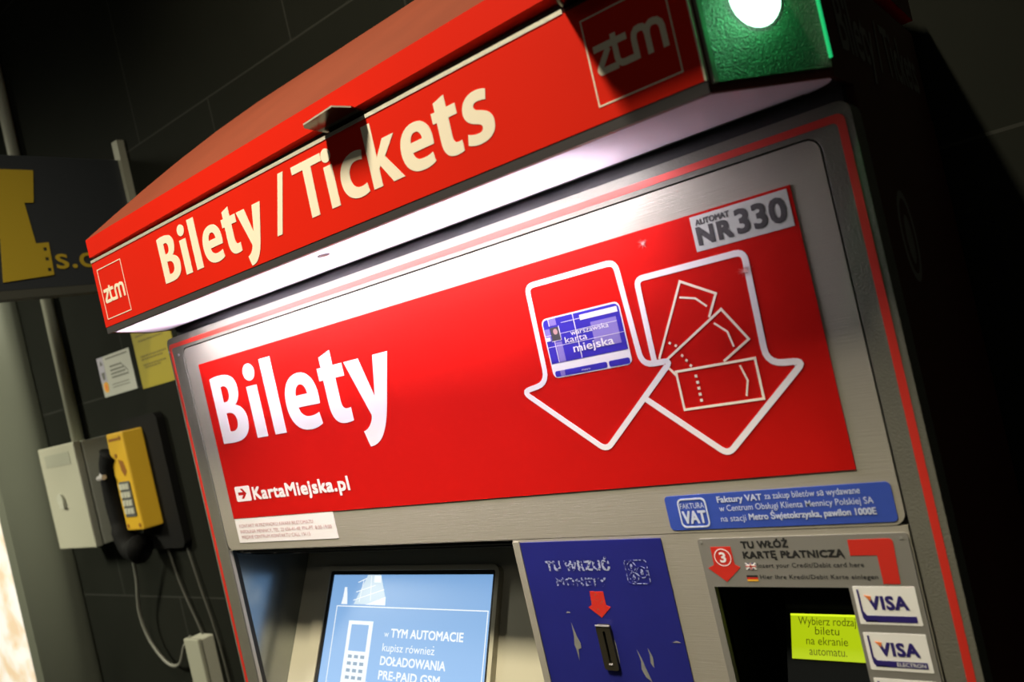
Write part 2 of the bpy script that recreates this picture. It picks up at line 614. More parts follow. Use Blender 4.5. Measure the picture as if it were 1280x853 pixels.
# cabinet shell
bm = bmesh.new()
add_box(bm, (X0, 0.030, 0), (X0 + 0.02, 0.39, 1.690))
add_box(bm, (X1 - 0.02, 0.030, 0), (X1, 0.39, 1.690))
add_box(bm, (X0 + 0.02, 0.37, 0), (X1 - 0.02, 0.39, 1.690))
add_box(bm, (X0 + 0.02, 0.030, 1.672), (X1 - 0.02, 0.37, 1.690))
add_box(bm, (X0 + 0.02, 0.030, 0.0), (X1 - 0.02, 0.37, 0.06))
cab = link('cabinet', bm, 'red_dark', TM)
# emblem and writing on the right side
SIDE = frame((X1, 0, 0), (0, 1, 0), (0, 0, 1))
flat_part('side_emblem', SIDE, [[ell(0.107, 1.563, 0.030, 0.041, 32), ell(0.107, 1.563, 0.024, 0.034, 32)],
                                 [ell(0.107, 1.560, 0.012, 0.022, 24)]], 'side_ink', cab)
# frame round the front
FR = front(0.0)
bm = bmesh.new()
add_plate(bm, FR, [rrect(X0, 0.0, X1, 1.676, 0.010), rrect(-0.0355, 0.06, 0.930, 1.6555, 0.012)], -0.030, 0.0)
fo = link('front_frame', bm, 'frame_grey', TM)
bv = fo.modifiers.new('bevel', 'BEVEL'); bv.width = 0.005; bv.segments = 3; bv.limit_method = 'ANGLE'; bv.angle_limit = R(60)
flat_part('red_stripe', FR, [[rrect(-0.0685, 0.10, 0.9513, 1.6666, 0.006), rrect(-0.0625, 0.107, 0.9450, 1.6603, 0.004)]],
          'sign_red', fo)
for (sx, sz) in ((-0.047, 1.6475), (-0.070, 1.656)):
    bm = bmesh.new()
    add_plate(bm, FR, [ell(sx, sz, 0.0022, 0.0022, 12)], 0, 0.001)
    link('frame_rivet', bm, 'rim_grey', fo)
# black seal behind the gap between the frame and the plates
bm = bmesh.new()
add_plate(bm, FR, [rect(-0.037, 0.06, 0.932, 1.657), rect(-0.033, 1.06, 0.525, 1.338), rect(0.752, 1.08, 0.872, 1.289)], -0.0125, -0.0065)
link('gap_seal', bm, 'black', TM)
# steel front plates
bm = bmesh.new()
add_plate(bm, FR, [rrect(-0.0335, 1.3400, 0.9280, 1.6540, 0.010)], -0.006, -0.0010)
link('upper_plate', bm, 'steel', TM)
bm = bmesh.new()
add_plate(bm, FR, [rect(-0.0335, 0.065, 0.9280, 1.3392), rect(-0.0334, 1.06, 0.525, 1.3391), rect(0.752, 1.08, 0.872, 1.2890)], -0.006, -0.0010)
link('lower_plate', bm, 'steel', TM)

# ---- red poster with its writing
poster = flat_part('poster', FR, [[rect(0.0, 1.3875, 0.8995, 1.6245)]], 'red_film', TM, -0.0010, 0.0)

# big letters (units: mm, baseline 0), a bold humanist face
GL = {
    'B': [[path((20, 0), (20, 98), ((27, 99.5), (36, 100), (45, 100)), ((71, 100), (85, 92), (85, 76)), ((85, 65), (79, 57), (70, 53)),
                ((84, 50), (93, 42), (93, 29)), ((93, 9), (77, -0.5), (48, -0.5)), ((38, -0.5), (28, 0), (20, 0))),
           path((43.5, 60), (49, 60), ((57, 60), (61, 65), (61, 73)), ((61, 80), (57, 83.5), (49, 83.5)), (43.5, 83)),
           path((43.5, 16.5), (50, 16), ((61, 16), (67, 21), (67, 30)), ((67, 39), (60, 43.5), (49, 43.5)), (43.5, 43.5))]],
    'i': [[rect(106.5, 0, 131.5, 74)], [ell(119.7, 93.5, 13.6, 12.2)]],
    'l': [[rect(149, 0, 174.5, 107)]],
    'e': [[path((257.5, 30), (212, 30), ((213, 20), (221, 16), (232, 16)), ((240, 16), (246, 17), (252, 19)), (254.5, 3.5),
                ((247, 0), (238, -1.7), (228, -1.7)), ((203, -1.7), (187.5, 12), (187.5, 36.5)), ((187.5, 59), (201, 75.5), (225, 75.5)),
                ((248, 75.5), (258.5, 59), (258.5, 40)), ((258.5, 36), (258, 32), (257.5, 30))),
           path((211.5, 46), (236.5, 46), ((236.5, 53), (233, 60), (224.5, 60)), ((216, 60), (212.5, 52), (211.5, 46)))]],
    't': [[path((275, 87.5), (298.5, 93.5), (298.5, 74), (316, 74), (316, 57.5), (298.5, 57.5), (298.5, 29), ((298.5, 20), (301, 16.5), (308, 16.5)),
                ((311, 16.5), (313, 16.7), (315, 17)), (315, 0), ((311, -1), (305, -1.6), (300, -1.6)), ((284, -1.6), (274.5, 7), (274.5, 26)),
                (274.5, 57.5), (266.5, 57.5), (266.5, 74), (275, 74))]],
    'y': [[path((320, 74), (347.5, 74), (359, 35), ((360.3, 31), (361.5, 27), (362.3, 23.5)), ((363, 27), (364.2, 32), (365.2, 35.5)), (374.5, 74), (401, 74),
                (381, 14), ((373, -10), (365, -23), (355, -30)), ((348, -34.5), (341, -36), (335, -36)), (329, -16), ((333, -15.5), (338, -13.5), (342, -10)),
                ((345.5, -7), (348, -3), (349, 0)), ((349.4, 1.5), (349.3, 3), (348.6, 4.5)))]],
}


def scaled(groups, ox, sx, oy, sy):
    return [[[(ox + sx * p[0], oy + sy * p[1]) for p in c] for c in g] for g in groups]


gs = []
for ch in 'Bilety':
    gs += scaled(GL[ch], 0, 0.001, 1.5005, 0.001)
flat_part('lettering', FR, gs, 'white_film', poster, 0.0, 0.0004)

# web address with its arrow box
bm = bmesh.new()
add_plate(bm, FR, [rrect(0.0200, 1.4124, 0.0575, 1.4350, 0.003),
                   [(0.0265, 1.4262), (0.0265, 1.4215), (0.0385, 1.4215), (0.0325, 1.4162), (0.0395, 1.4162), (0.0480, 1.4238), (0.0395, 1.4315), (0.0325, 1.4315), (0.0385, 1.4262)]], 0.0, 0.0004)
add_bold(bm, FR, 'KartaMiejska.pl', 0.0636, 1.4130, 0.0195, 0.2148, b=0.0009, spacing=1.06, w=0.0004)
link_open('web_address', bm, 'white_film', poster, FR)

# outlined arrows
aL = [(0.6215, 1.6030), (0.7270, 1.6030), (0.7310, 1.5020), (0.7610, 1.5018), (0.6713, 1.4262), (0.5860, 1.4975), (0.6195, 1.5020)]
aL = round_corners(aL, [0.008, 0.009, 0.012, 0.008, 0.009, 0.010, 0.014], 5)
aR = [(0.7448, 1.5816), (0.8500, 1.5816), (0.8478, 1.4840), (0.8790, 1.4815), (0.7960, 1.4095), (0.7265, 1.4650)]
aR = round_corners(aR, [0.007, 0.008, 0.014, 0.009, 0.008, 0.0], 5)
# the right arrow is interrupted where the left one lies over it
k0 = [p for p in aR]
bm = bmesh.new()
for c in stroke(aL, 0.0056, True)[:1]:
    pass
add_plate(bm, FR, stroke(aL, 0.0056, True), 0.0, 0.0004)
rp = round_corners([(0.7262, 1.4705), (0.7950, 1.4100), (0.8790, 1.4815), (0.8478, 1.4840), (0.8500, 1.5816), (0.7450, 1.5816), (0.7442, 1.5045)],
                   [0, 0.008, 0.009, 0.014, 0.008, 0.007, 0], 5)
add_plate(bm, FR, stroke(rp, 0.0056), 0.0, 0.00042)
link('arrow_outline', bm, 'white_film', poster)
# three fanned tickets
T1 = [(0.7497, 1.5050), (0.7870, 1.5700), (0.8174, 1.5522), (0.8064, 1.5330)]
T2 = [(0.7555, 1.5022), (0.8189, 1.5378), (0.8371, 1.5077), (0.8105, 1.4925)]
T3 = [(0.7632, 1.4906), (0.8385, 1.4906), (0.8382, 1.4550), (0.7632, 1.4550)]
for tk, fold, cl in ((T1, [(0.7831, 1.5562), (0.7978, 1.5520), (0.8068, 1.5430)], False),
                     (T2, [(0.8095, 1.5272), (0.8199, 1.5174), (0.8225, 1.5036)], False),
                     (T3, [(0.8240, 1.4868), (0.8278, 1.4727), (0.8237, 1.4594)], True)):
    bm = bmesh.new()
    add_plate(bm, FR, stroke(tk, 0.0022, cl), 0.0, 0.00036)
    add_plate(bm, FR, stroke(fold, 0.0017), 0.0, 0.00036)
    if cl:
        add_plate(bm, FR, stroke([(0.7560, 1.4965), (0.7632, 1.4868)], 0.0022), 0.0, 0.00037)
        for (u, v) in ((0.7816, 1.4838), (0.7819, 1.4780), (0.7817, 1.4725), (0.7815, 1.4670), (0.7815, 1.4614)):
            add_plate(bm, FR, [rect(u - 0.0013, v - 0.0013, u + 0.0013, v + 0.0013)], 0, 0.00036)
    elif tk is T2:
        for (u, v) in ((0.7729, 1.5042), (0.7760, 1.4992), (0.7789, 1.4938)):
            add_plate(bm, FR, [[(u - 0.0016, v), (u, v + 0.0016), (u + 0.0016, v), (u, v - 0.0016)]], 0, 0.00036)
    else:
        for (u, v) in ((0.7636, 1.5174), (0.7690, 1.5141)):
            add_plate(bm, FR, [[(u - 0.0016, v), (u, v + 0.0016), (u + 0.0016, v), (u, v - 0.0016)]], 0, 0.00036)
    link('ticket_drawing', bm, 'cream', poster)
# printed travel card, drawn in card coordinates 0..1 x 0..1
CW, CH = 0.0925, 0.0615
CF = frame((0.6292, 0, 1.5050), (1, 0, 0), (0, 0, 1))


def crect(a, b, c, d):
    return rect(a * CW, b * CH, c * CW, d * CH)


cardo = flat_part('travel_card', CF, [[rrect(0, 0, CW, CH, 0.006)]], 'white_film', poster, 0.0, 0.0003)
bm = bmesh.new()
add_plate(bm, CF, [[(0.015 * CW, 0.245 * CH), (0.985 * CW, 0.245 * CH)] + rrect(0.015 * CW, 0.3 * CH, 0.985 * CW, 0.975 * CH, 0.005)[:12]], 0, 0.0005)
add_plate(bm, CF, [rrect(0.03 * CW, 0.02 * CH, 0.70 * CW, 0.115 * CH, 0.002)], 0, 0.0005)
add_plate(bm, CF, [rrect(0.725 * CW, 0.02 * CH, 0.975 * CW, 0.115 * CH, 0.002)], 0, 0.0005)
link('card_print', bm, 'card_blue', poster)
for q in ((0.615, 0.36, 0.93, 0.78), (0.13, 0.25, 0.21, 0.58), (0.10, 0.86, 0.19, 0.975), (0.015, 0.62, 0.085, 0.82), (0.10, 0.02, 0.16, 0.115)):
    flat_part('card_tint', CF, [[crect(*q)]], 'card_lilac', poster, 0.0, 0.0006)
bm = bmesh.new()
for q in ((0.015, 0.705, 0.93, 0.712), (0.015, 0.515, 0.985, 0.522), (0.415, 0.25, 0.424, 0.975), (0.25, 0.875, 0.50, 0.882), (0.115, 0.25, 0.122, 0.60),
          (0.085, 0.60, 0.215, 0.607), (0.208, 0.60, 0.215, 0.84), (0.50, 0.845, 0.965, 0.93), (0.09, 0.86, 0.097, 0.975), (0.01, 0.62, 0.07, 0.68)):
    add_plate(bm, CF, [crect(*q)], 0.0004, 0.0007)
add_text(bm, CF, 'warszawska', 0.345 * CW, 0.640 * CH, 0.0052, 0.48 * CW, bold=0.0, w=0.0008)
add_text(bm, CF, 'karta', 0.255 * CW, 0.535 * CH, 0.0062, 0.285 * CW, bold=0.0, w=0.0008)
add_text(bm, CF, 'miejska', 0.335 * CW, 0.365 * CH, 0.0080, 0.51 * CW, bold=0.01, w=0.0008)
add_text(bm, CF, 'metro', 0.38 * CW, 0.045 * CH, 0.0022, 0.11 * CW, w=0.0008)
link_open('card_lettering', bm, 'white_film', poster, CF)
bm = bmesh.new()
add_plate(bm, CF, [crect(0.095, 0.61, 0.205, 0.83)], 0.0, 0.0008)
link('card_crest', bm, 'print_dark', poster)
bm = bmesh.new()
add_plate(bm, CF, [ell(0.158 * CW, 0.755 * CH, 0.0026, 0.0030, 14)], 0.0, 0.0009)
link('crest_shield', bm, 'print_rose', poster)

# two scuffs in the film, their starburst glint painted pale
rs_ = random.Random(11)
for (u, v, r_) in ((0.8478, 1.5650, 0.0085), (0.7600, 1.6120, 0.0062)):
    pts = []
    for k in range(34):
        a = 2 * math.pi * k / 34
        q = r_ * (rs_.uniform(0.5, 1.0) if k % 2 == 0 else rs_.uniform(0.06, 0.22))
        pts.append((u + q * math.cos(a), v + q * math.sin(a) * 0.9))
    flat_part('film_scuff', FR, [[pts]], 'poster_scuff', poster, 0.0004, 0.0006)
# number sticker
st = flat_part('number_sticker', FR, [[rect(0.8093, 1.5912, 0.8963, 1.6222)]], 'sticker_grey', TM, 0.0, 0.0003)
text_part('lettering', FR, [dict(body='AUTOMAT', u0=0.8136, v0=1.6136, cap=0.0054, width=0.0316, b=0.00022),
                            dict(body='NR', u0=0.8126, v0=1.5962, cap=0.0162, width=0.0332, b=0.0008, bold=0.012, spacing=1.15),
                            dict(body='330', u0=0.8488, v0=1.5968, cap=0.0208, width=0.0440, b=0.0006, bold=0.012, spacing=1.05)], 'print_dark', st, 0.0005)
# contact sticker
st = flat_part('contact_sticker', FR, [[rect(0.0008, 1.3505, 0.2315, 1.3872)]], 'white_film', TM, -0.001, -0.0004)
text_part('lettering', FR, [dict(body='KONTAKT W PRZYPADKU AWARII BILETOMATU', u0=0.0098, v0=1.3735, cap=0.0050, width=0.1765),
                            dict(body='INFOLINIA MENNICY, TEL. 22 656-41-48, PN.-PT. 8.00-19.00', u0=0.0098, v0=1.3648, cap=0.0050, width=0.2135),
                            dict(body='MIEJSKIE CENTRUM KONTAKTU CALL 19115', u0=0.0105, v0=1.3565, cap=0.0050, width=0.1640)], 'print_rose', st, 0.0)
# invoice sticker
st = flat_part('invoice_sticker', FR, [[rrect(0.7210, 1.3430, 0.9225, 1.3758, 0.004)]], 'invoice_blue', TM, -0.001, -0.0004)
flat_part('badge_outline', FR, [[rrect(0.7333, 1.3450, 0.7624, 1.3728, 0.005), rrect(0.7348, 1.3465, 0.7609, 1.3713, 0.004)]], 'pale_blue_ink', st, -0.0004, 0.0)
bm = bmesh.new()
add_text(bm, FR, 'FAKTURA', 0.7358, 1.3632, 0.0052, 0.0242, bold=0.0, w=0.0)
add_bold(bm, FR, 'VAT', 0.7360, 1.3488, 0.0126, 0.0240, b=0.0005, w=0.0)
add_bold(bm, FR, 'Faktury VAT', 0.7738, 1.3670, 0.0060, 0.0422, b=0.0002, w=0.0)
add_text(bm, FR, 'za zakup biletów są wydawane', 0.8185, 1.3678, 0.0056, 0.0800, bold=0.004, w=0.0)
add_text(bm, FR, 'w Centrum Obsługi Klienta Mennicy Polskiej SA', 0.7742, 1.3590, 0.0056, 0.1330, bold=0.002, w=0.0)
add_text(bm, FR, 'na stacji', 0.7735, 1.3495, 0.0056, 0.0240, bold=0.002, w=0.0)
add_bold(bm, FR, 'Metro Świetokrzyska, pawilon 1000E', 0.8003, 1.3498, 0.0060, 0.1074, b=0.0002, w=0.0)
add_plate(bm, FR, [[(0.8283, 1.3502), (0.8297, 1.3502), (0.8290, 1.3490), (0.8300, 1.3484), (0.8288, 1.3484), (0.8281, 1.3492)]], -0.0003, 0.0)
link_open('lettering', bm, 'pale_blue_ink', st, FR)

# ---- screen bay
bm = bmesh.new()
add_box(bm, (-0.0355, -0.0003 + 0.006, 1.05), (-0.0335, 0.19, 1.345))
link('bay_side_wall', bm, 'recess_wall', TM)
bm = bmesh.new()
add_box(bm, (-0.0335, 0.0066, 1.3400), (0.527, 0.19, 1.3450))
add_box(bm, (0.5250, 0.0066, 1.05), (0.5270, 0.19, 1.345))
link('bay_lining', bm, 'recess_dark', TM)
bm = bmesh.new()
add_box(bm, (-0.0330, 0.012, 1.3300), (0.5245, 0.026, 1.3400))
add_box(bm, (-0.0330, 0.040, 1.3180), (0.5245, 0.052, 1.3400))
bevel_all(bm, 0.002)
link('bay_header', bm, 'black_gloss', TM)
tl = R(28)
SF = frame((0, 0.117, 1.258), (1, 0, 0), (0, math.sin(tl), math.cos(tl)))
bm = bmesh.new()
add_plate(bm, SF, [rect(-0.0330, -0.2260, 0.5245, 0.088)], -0.010, -0.006)
link('bay_plate', bm, 'beige_plate', TM)
bm = bmesh.new()
add_plate(bm, SF, [rrect(0.0180, -0.1980, 0.3925, 0.0120, 0.012), rrect(0.0440, -0.1700, 0.3860, 0.0050, 0.004)], -0.006, 0.004)
bz = link('screen_surround', bm, 'beige_plate', TM)
bv = bz.modifiers.new('bevel', 'BEVEL'); bv.width = 0.003; bv.segments = 2; bv.limit_method = 'ANGLE'; bv.angle_limit = R(60)
bm = bmesh.new()
add_plate(bm, SF, [rect(0.0440, -0.1700, 0.3860, 0.0050), rect(0.0500, -0.1650, 0.3812, -0.0008)], -0.005, 0.0020)
link('screen_gasket', bm, 'bezel_black', TM)
scr = flat_part('touch_screen', SF, [[rect(0.0495, -0.1655, 0.3817, -0.0003)]], 'screen_blue', TM, -0.005, 0.0)
bm = bmesh.new()
add_plate(bm, SF, stroke([(0.0680, -0.0468), (0.3760, -0.0472), (0.3745, -0.1600), (0.0690, -0.1600)], 0.0014, True), 0, 0.0003)
add_plate(bm, SF, [rect(0.1015, -0.1690 + 0.008, 0.1560, -0.0670), rect(0.1085, -0.1090, 0.1475, -0.0722)], 0, 0.0003)
add_text(bm, SF, 'w', 0.1830, -0.0868, 0.0085, 0.0095, bold=0.0, w=0.0003)
add_bold(bm, SF, 'TYM AUTOMACIE', 0.1968, -0.0872, 0.0122, 0.1404, b=0.0004, w=0.0003)
add_text(bm, SF, 'kupisz równiez', 0.1830, -0.1058, 0.0105, 0.1040, bold=0.004, w=0.0003)
add_plate(bm, SF, [rect(0.2832, -0.0962, 0.2848, -0.0946)], 0, 0.0003)
add_bold(bm, SF, 'DOŁADOWANIA', 0.1818, -0.1244, 0.0122, 0.1284, b=0.0004, w=0.0003)
add_bold(bm, SF, 'PRE-PAID GSM', 0.1818, -0.1432, 0.0122, 0.1204, b=0.0004, w=0.0003)
# travel card picture cut off behind the box
add_plate(bm, SF, [[(0.1000, -0.0440), (0.1765, -0.0440), (0.1750, -0.0320), (0.1330, -0.0440)]], 0, 0.0003)
for q in (((0.110, -0.012), (0.128, -0.006)), ((0.118, -0.040), (0.122, -0.008)), ((0.108, -0.026), (0.150, -0.016)), ((0.104, -0.038), (0.170, -0.022)), ((0.138, -0.002), (0.143, -0.038))):
    add_plate(bm, SF, stroke(q, 0.0011), 0, 0.0003)
add_plate(bm, SF, [[(0.0770, -0.0440), (0.0910, -0.0440), (0.0880, -0.0300), (0.0850, -0.0190), (0.0800, -0.0190), (0.0795, -0.0320)]], 0, 0.0003)
add_plate(bm, SF, [[(0.1450, -0.0022), (0.1600, -0.0022), (0.1610, -0.0120), (0.1460, -0.0120)]], 0, 0.0003)
link_open('screen_graphics', bm, 'screen_white', scr, SF)
bm = bmesh.new()
for r_ in range(5):
    for c_ in range(3):
        u = 0.1098 + 0.0138 * c_ + 0.001; v = -0.1165 - 0.0095 * r_
        add_plate(bm, SF, [rect(u, v - 0.0022, u + 0.0085, v + 0.0022)], 0.0, 0.0005)
link('phone_keys', bm, 'screen_key', scr)
bm = bmesh.new()
add_plate(bm, SF, [[(0.1300, -0.0010), (0.1590, -0.0010), (0.1740, -0.0320), (0.1340, -0.0435), (0.1060, -0.0435)]], 0, 0.0002)
link('card_picture', bm, 'screen_pale', scr)

# ---- coin panel
cp = flat_part('coin_panel', FR, [[rect(0.5350, 1.07, 0.7075, 1.3362)]], 'blue_film', TM, -0.001, 0.0002)
bm = bmesh.new()
add_plate(bm, FR, [rect(0.5255, 1.06, 0.5345, 1.3372)], -0.001, 0.0012)
link('panel_edge_strip', bm, 'steel', TM)
text_part('lettering', FR, [dict(body='TU WRZUĆ', u0=0.5634, v0=1.3048, cap=0.0112, width=0.0804, b=0.0006, spacing=1.12)], 'worn_ink', cp, 0.0004)
text_part('lettering', FR, [dict(body='MONETY', u0=0.5725, v0=1.2885, cap=0.0094, width=0.0632, b=0.0004, spacing=1.12)], 'worn_ink_faint', cp, 0.0004)
bm = bmesh.new()
add_plate(bm, FR, stroke(rrect(0.6612, 1.2915, 0.6860, 1.3152, 0.003), 0.0009, True), 0.0002, 0.0005)
for (u, v, r_) in ((0.6685, 1.3090, 0.0046), (0.6790, 1.3030, 0.0056), (0.6690, 1.2980, 0.0050)):
    add_plate(bm, FR, stroke(ell(u, v, r_, r_, 20), 0.0009, True), 0.0002, 0.0005)
    add_plate(bm, FR, [ell(u, v, r_ * 0.3, r_ * 0.55, 10)], 0.0002, 0.0005)
link('coin_symbol', bm, 'worn_ink_faint', cp)
flat_part('arrow', FR, [[[(0.6120, 1.2832), (0.6286, 1.2832), (0.6284, 1.2688), (0.6333, 1.2668), (0.6197, 1.2555), (0.6062, 1.2662), (0.6110, 1.2688)]]], 'worn_red', cp, 0.0002, 0.0005)
bm = bmesh.new()
add_plate(bm, FR, [rrect(0.6112, 1.2015, 0.6282, 1.2490, 0.003), rrect(0.6186, 1.2085, 0.6216, 1.2425, 0.001)], 0.0, 0.0035)
cs = link('coin_slot', bm, 'slot_metal', TM)
bm = bmesh.new(); add_plate(bm, FR, [rect(0.6180, 1.2080, 0.6222, 1.2430)], 0.0003, 0.0006); link('slit', bm, 'black', cs)
for q in ((0.6114, 1.2478, 0.6284, 1.2492), (0.6178, 1.2074, 0.6224, 1.2088)):
    bm = bmesh.new(); add_plate(bm, FR, [rect(*q)], 0.0034, 0.0042); link('slot_highlight', bm, 'bright_metal', cs)  # highlights on the slot, put in as bright strips
bm = bmesh.new()
for poly in ([(0.5795, 1.2492), (0.5830, 1.2330), (0.5856, 1.2270), (0.5850, 1.2215), (0.5812, 1.2205), (0.5790, 1.2080), (0.5783, 1.2210), (0.5770, 1.2250), (0.5792, 1.2340)],
             [(0.6525, 1.2238), (0.6560, 1.2150), (0.6580, 1.2060), (0.6620, 1.1915), (0.6560, 1.1960), (0.6530, 1.2040), (0.6545, 1.2120)],
             [(0.6655, 1.2262), (0.6690, 1.2170), (0.6680, 1.2060), (0.6650, 1.2110), (0.6662, 1.2190)],
             [(0.6945, 1.2330), (0.7035, 1.2335), (0.6990, 1.2350)], [(0.5755, 1.2592), (0.5815, 1.2598), (0.5780, 1.2612)],
             [(0.6100, 1.2290), (0.6112, 1.2300), (0.6114, 1.2160), (0.6106, 1.2200)], [(0.6287, 1.2330), (0.6296, 1.2290), (0.6292, 1.2100), (0.6286, 1.2080)]):
    bm = bmesh.new(); add_plate(bm, FR, [poly], 0.0001, 0.0005); link('paint_scratch', bm, 'bare_metal', cp)

# ---- card terminal
tp = flat_part('terminal_plate', FR, [[rrect(0.7455, 1.07, 0.9268, 1.3342, 0.003), rect(0.7520, 1.085, 0.8722, 1.2892)]], 'steel_plate', TM, -0.001, 0.0006)
flat_part('corner_arrow', FR, [[round_corners([(0.8800, 1.3298), (0.9150, 1.3302), (0.9134, 1.2926), (0.9005, 1.2926), (0.9005, 1.3165), (0.8796, 1.3165)], [0.0005, 0.004, 0, 0, 0.0005, 0])]], 'sign_red', tp, 0.0006, 0.0009)
flat_part('arrow', FR, [[[(0.7572, 1.3266), (0.7768, 1.3266), (0.7770, 1.3100), (0.7818, 1.3072), (0.7660, 1.2940), (0.7505, 1.3068), (0.7568, 1.3098)]]], 'sign_red', tp, 0.0006, 0.0009)
bm = bmesh.new()
add_plate(bm, FR, stroke(ell(0.7671, 1.3167, 0.0078, 0.0078, 24), 0.0008, True), 0.0008, 0.0011)
add_text(bm, FR, '3', 0.7640, 1.3124, 0.0090, 0.0062, bold=0.03, w=0.0011)
link_open('arrow_number', bm, 'white_film', tp, FR)
bm = bmesh.new()
add_bold(bm, FR, 'TU WŁÓŻ', 0.7870, 1.3246, 0.0066, 0.0427, b=0.00032, bold=0.008, spacing=1.08, w=0.0008)
add_bold(bm, FR, 'KARTĘ PŁATNICZĄ', 0.7868, 1.3153, 0.0066, 0.0884, b=0.00032, bold=0.008, spacing=1.08, w=0.0008)
add_text(bm, FR, 'Insert your Credit/Debit card here', 0.7982, 1.3068, 0.0040, 0.0905, bold=0.012, spacing=1.08, w=0.0008)
add_text(bm, FR, 'Hier Ihre Kredit/Debit Karte einlegen', 0.7982, 1.2966, 0.0038, 0.0992, bold=0.012, spacing=1.08, w=0.0008)
link_open('lettering', bm, 'print_black', tp, FR)
for nm, rects in (('british_flag', ((0.7872, 1.3055, 0.7966, 1.3110, 'print_navy', 0.0009),)), ('german_flag', ((0.7857, 1.2981, 0.7960, 1.3000, 'print_black', 0.0009), (0.7857, 1.2963, 0.7960, 1.2981, 'sign_red', 0.0009), (0.7857, 1.2945, 0.7960, 1.2963, 'gold_ink', 0.0009)))):
    bm = bmesh.new(); ms = []
    for q in rects:
        add_plate(bm, FR, [rect(*q[:4])], 0.0006, q[5], len(ms)); ms.append(q[4])
    if nm == 'british_flag':
        ms += ['sticker_white', 'sign_red']
        for a, b in (((0.7872, 1.3055), (0.7966, 1.3110)), ((0.7872, 1.3110), (0.7966, 1.3055))):
            add_plate(bm, FR, stroke([a, b], 0.0012), 0.0006, 0.0010, 1)
        add_plate(bm, FR, [rect(0.7872, 1.3072, 0.7966, 1.3093)], 0.0006, 0.0011, 1)
        add_plate(bm, FR, [rect(0.7909, 1.3055, 0.7929, 1.3110)], 0.0006, 0.0011, 1)
        add_plate(bm, FR, [rect(0.7872, 1.3078, 0.7966, 1.3087)], 0.0006, 0.0012, 2)
        add_plate(bm, FR, [rect(0.7915, 1.3055, 0.7923, 1.3110)], 0.0006, 0.0012, 2)
    link(nm, bm, ms, tp)
for (u, v) in ((0.9215, 1.3300), (0.7490, 1.3310)):
    bm = bmesh.new(); add_plate(bm, FR, [ell(u, v, 0.0012, 0.0012, 12)], 0.0006, 0.0010); link('screw', bm, 'bare_metal', tp)
# pocket and display
bm = bmesh.new()
add_box(bm, (0.7500, 0.0068, 1.08), (0.7520, 0.11, 1.2900))
add_box(bm, (0.8722, 0.0068, 1.08), (0.8742, 0.11, 1.2900))
add_box(bm, (0.7500, 0.0068, 1.2900), (0.8742, 0.11, 1.2920))
add_box(bm, (0.7500, 0.11, 1.08), (0.8742, 0.113, 1.2920))
add_box(bm, (0.7500, 0.0068, 1.078), (0.8742, 0.11, 1.0800))
link('terminal_pocket', bm, 'black_gloss', TM)
LF = frame((0, 0.060, 1.2533), (1, 0, 0), (0, math.sin(R(30)), math.cos(R(30))))
bm = bmesh.new()
add_plate(bm, LF, [rect(0.7900, -0.160, 0.8700, 0.020)], -0.006, -0.0015)
link('terminal_body', bm, 'black_gloss', TM)
lcd = flat_part('display', LF, [[rect(0.7952, -0.0520, 0.8640, -0.0125)]], 'lcd_green', TM, -0.0015, 0.0)
flat_part('display_edge', LF, [[rect(0.7952, -0.0142, 0.8640, -0.0125)]], 'lcd_edge', lcd, -0.0005, 0.0003)
text_part('lettering', LF, [dict(body='Wybierz rodzaj', u0=0.8022, v0=-0.0222, cap=0.0072, width=0.0520),
                            dict(body='biletu', u0=0.8175, v0=-0.0304, cap=0.0072, width=0.0217),
                            dict(body='na ekranie', u0=0.8090, v0=-0.0392, cap=0.0072, width=0.0373),
                            dict(body='automatu.', u0=0.8115, v0=-0.0482, cap=0.0072, width=0.0335)], 'lcd_ink', lcd, 0.0003)

# payment stickers
def pay_sticker(v0, v1, kind):
    st_ = flat_part('payment_sticker', FR, [[rrect(0.8752, v0, 0.9230, v1, 0.0008)]], 'sticker_white', TM, 0.0006, 0.0009)
    if kind is None:
        return
    h = v1 - v0; w = 0.0478; u = 0.8752
    bm = bmesh.new()
    bar = 0.075 if kind == 0 else 0.10
    add_plate(bm, FR, [rect(u + 0.10 * w, v0 + bar * h, u + 0.93 * w, v0 + (bar + 0.16) * h)], 0.0009, 0.0012)
    add_plate(bm, FR, stroke(round_corners([(u + 0.075 * w, v0 + 0.90 * h), (u + 0.075 * w, v0 + (bar + 0.02) * h), (u + 0.30 * w, v0 + (bar + 0.02) * h)], [0, 0.004, 0])[0:8], 0.0010), 0.0009, 0.0012)
    add_plate(bm, FR, [[(u + 0.06 * w, v0 + 0.92 * h), (u + 0.09 * w, v0 + 0.92 * h), (u + 0.095 * w, v0 + 0.35 * h), (u + 0.15 * w, v0 + (bar + 0.14) * h), (u + 0.15 * w, v0 + bar * h), (u + 0.09 * w, v0 + (bar + 0.06) * h), (u + 0.06 * w, v0 + 0.3 * h)]], 0.0009, 0.00125)
    add_bold(bm, FR, 'VISA', u + 0.20 * w, v0 + 0.40 * h, 0.36 * h, 0.65 * w, b=0.00042, bold=0.010, spacing=1.08, w=0.0012)
    link_open('lettering', bm, 'print_navy', st_, FR)
    flat_part('corner_flash', FR, [[(u + 0.165 * w, v0 + 0.76 * h), (u + 0.275 * w, v0 + 0.74 * h), (u + 0.255 * w, v0 + 0.62 * h)]].__class__([[[(u + 0.165 * w, v0 + 0.77 * h), (u + 0.275 * w, v0 + 0.745 * h), (u + 0.255 * w, v0 + 0.62 * h)]]]), 'orange_ink', st_, 0.0009, 0.0014)
    if kind == 1:
        text_part('lettering', FR, [dict(body='ELECTRON', u0=u + 0.45 * w, v0=v0 + 0.135 * h, cap=0.10 * h, width=0.45 * w, bold=0.004)], 'sticker_white', st_, 0.0015)


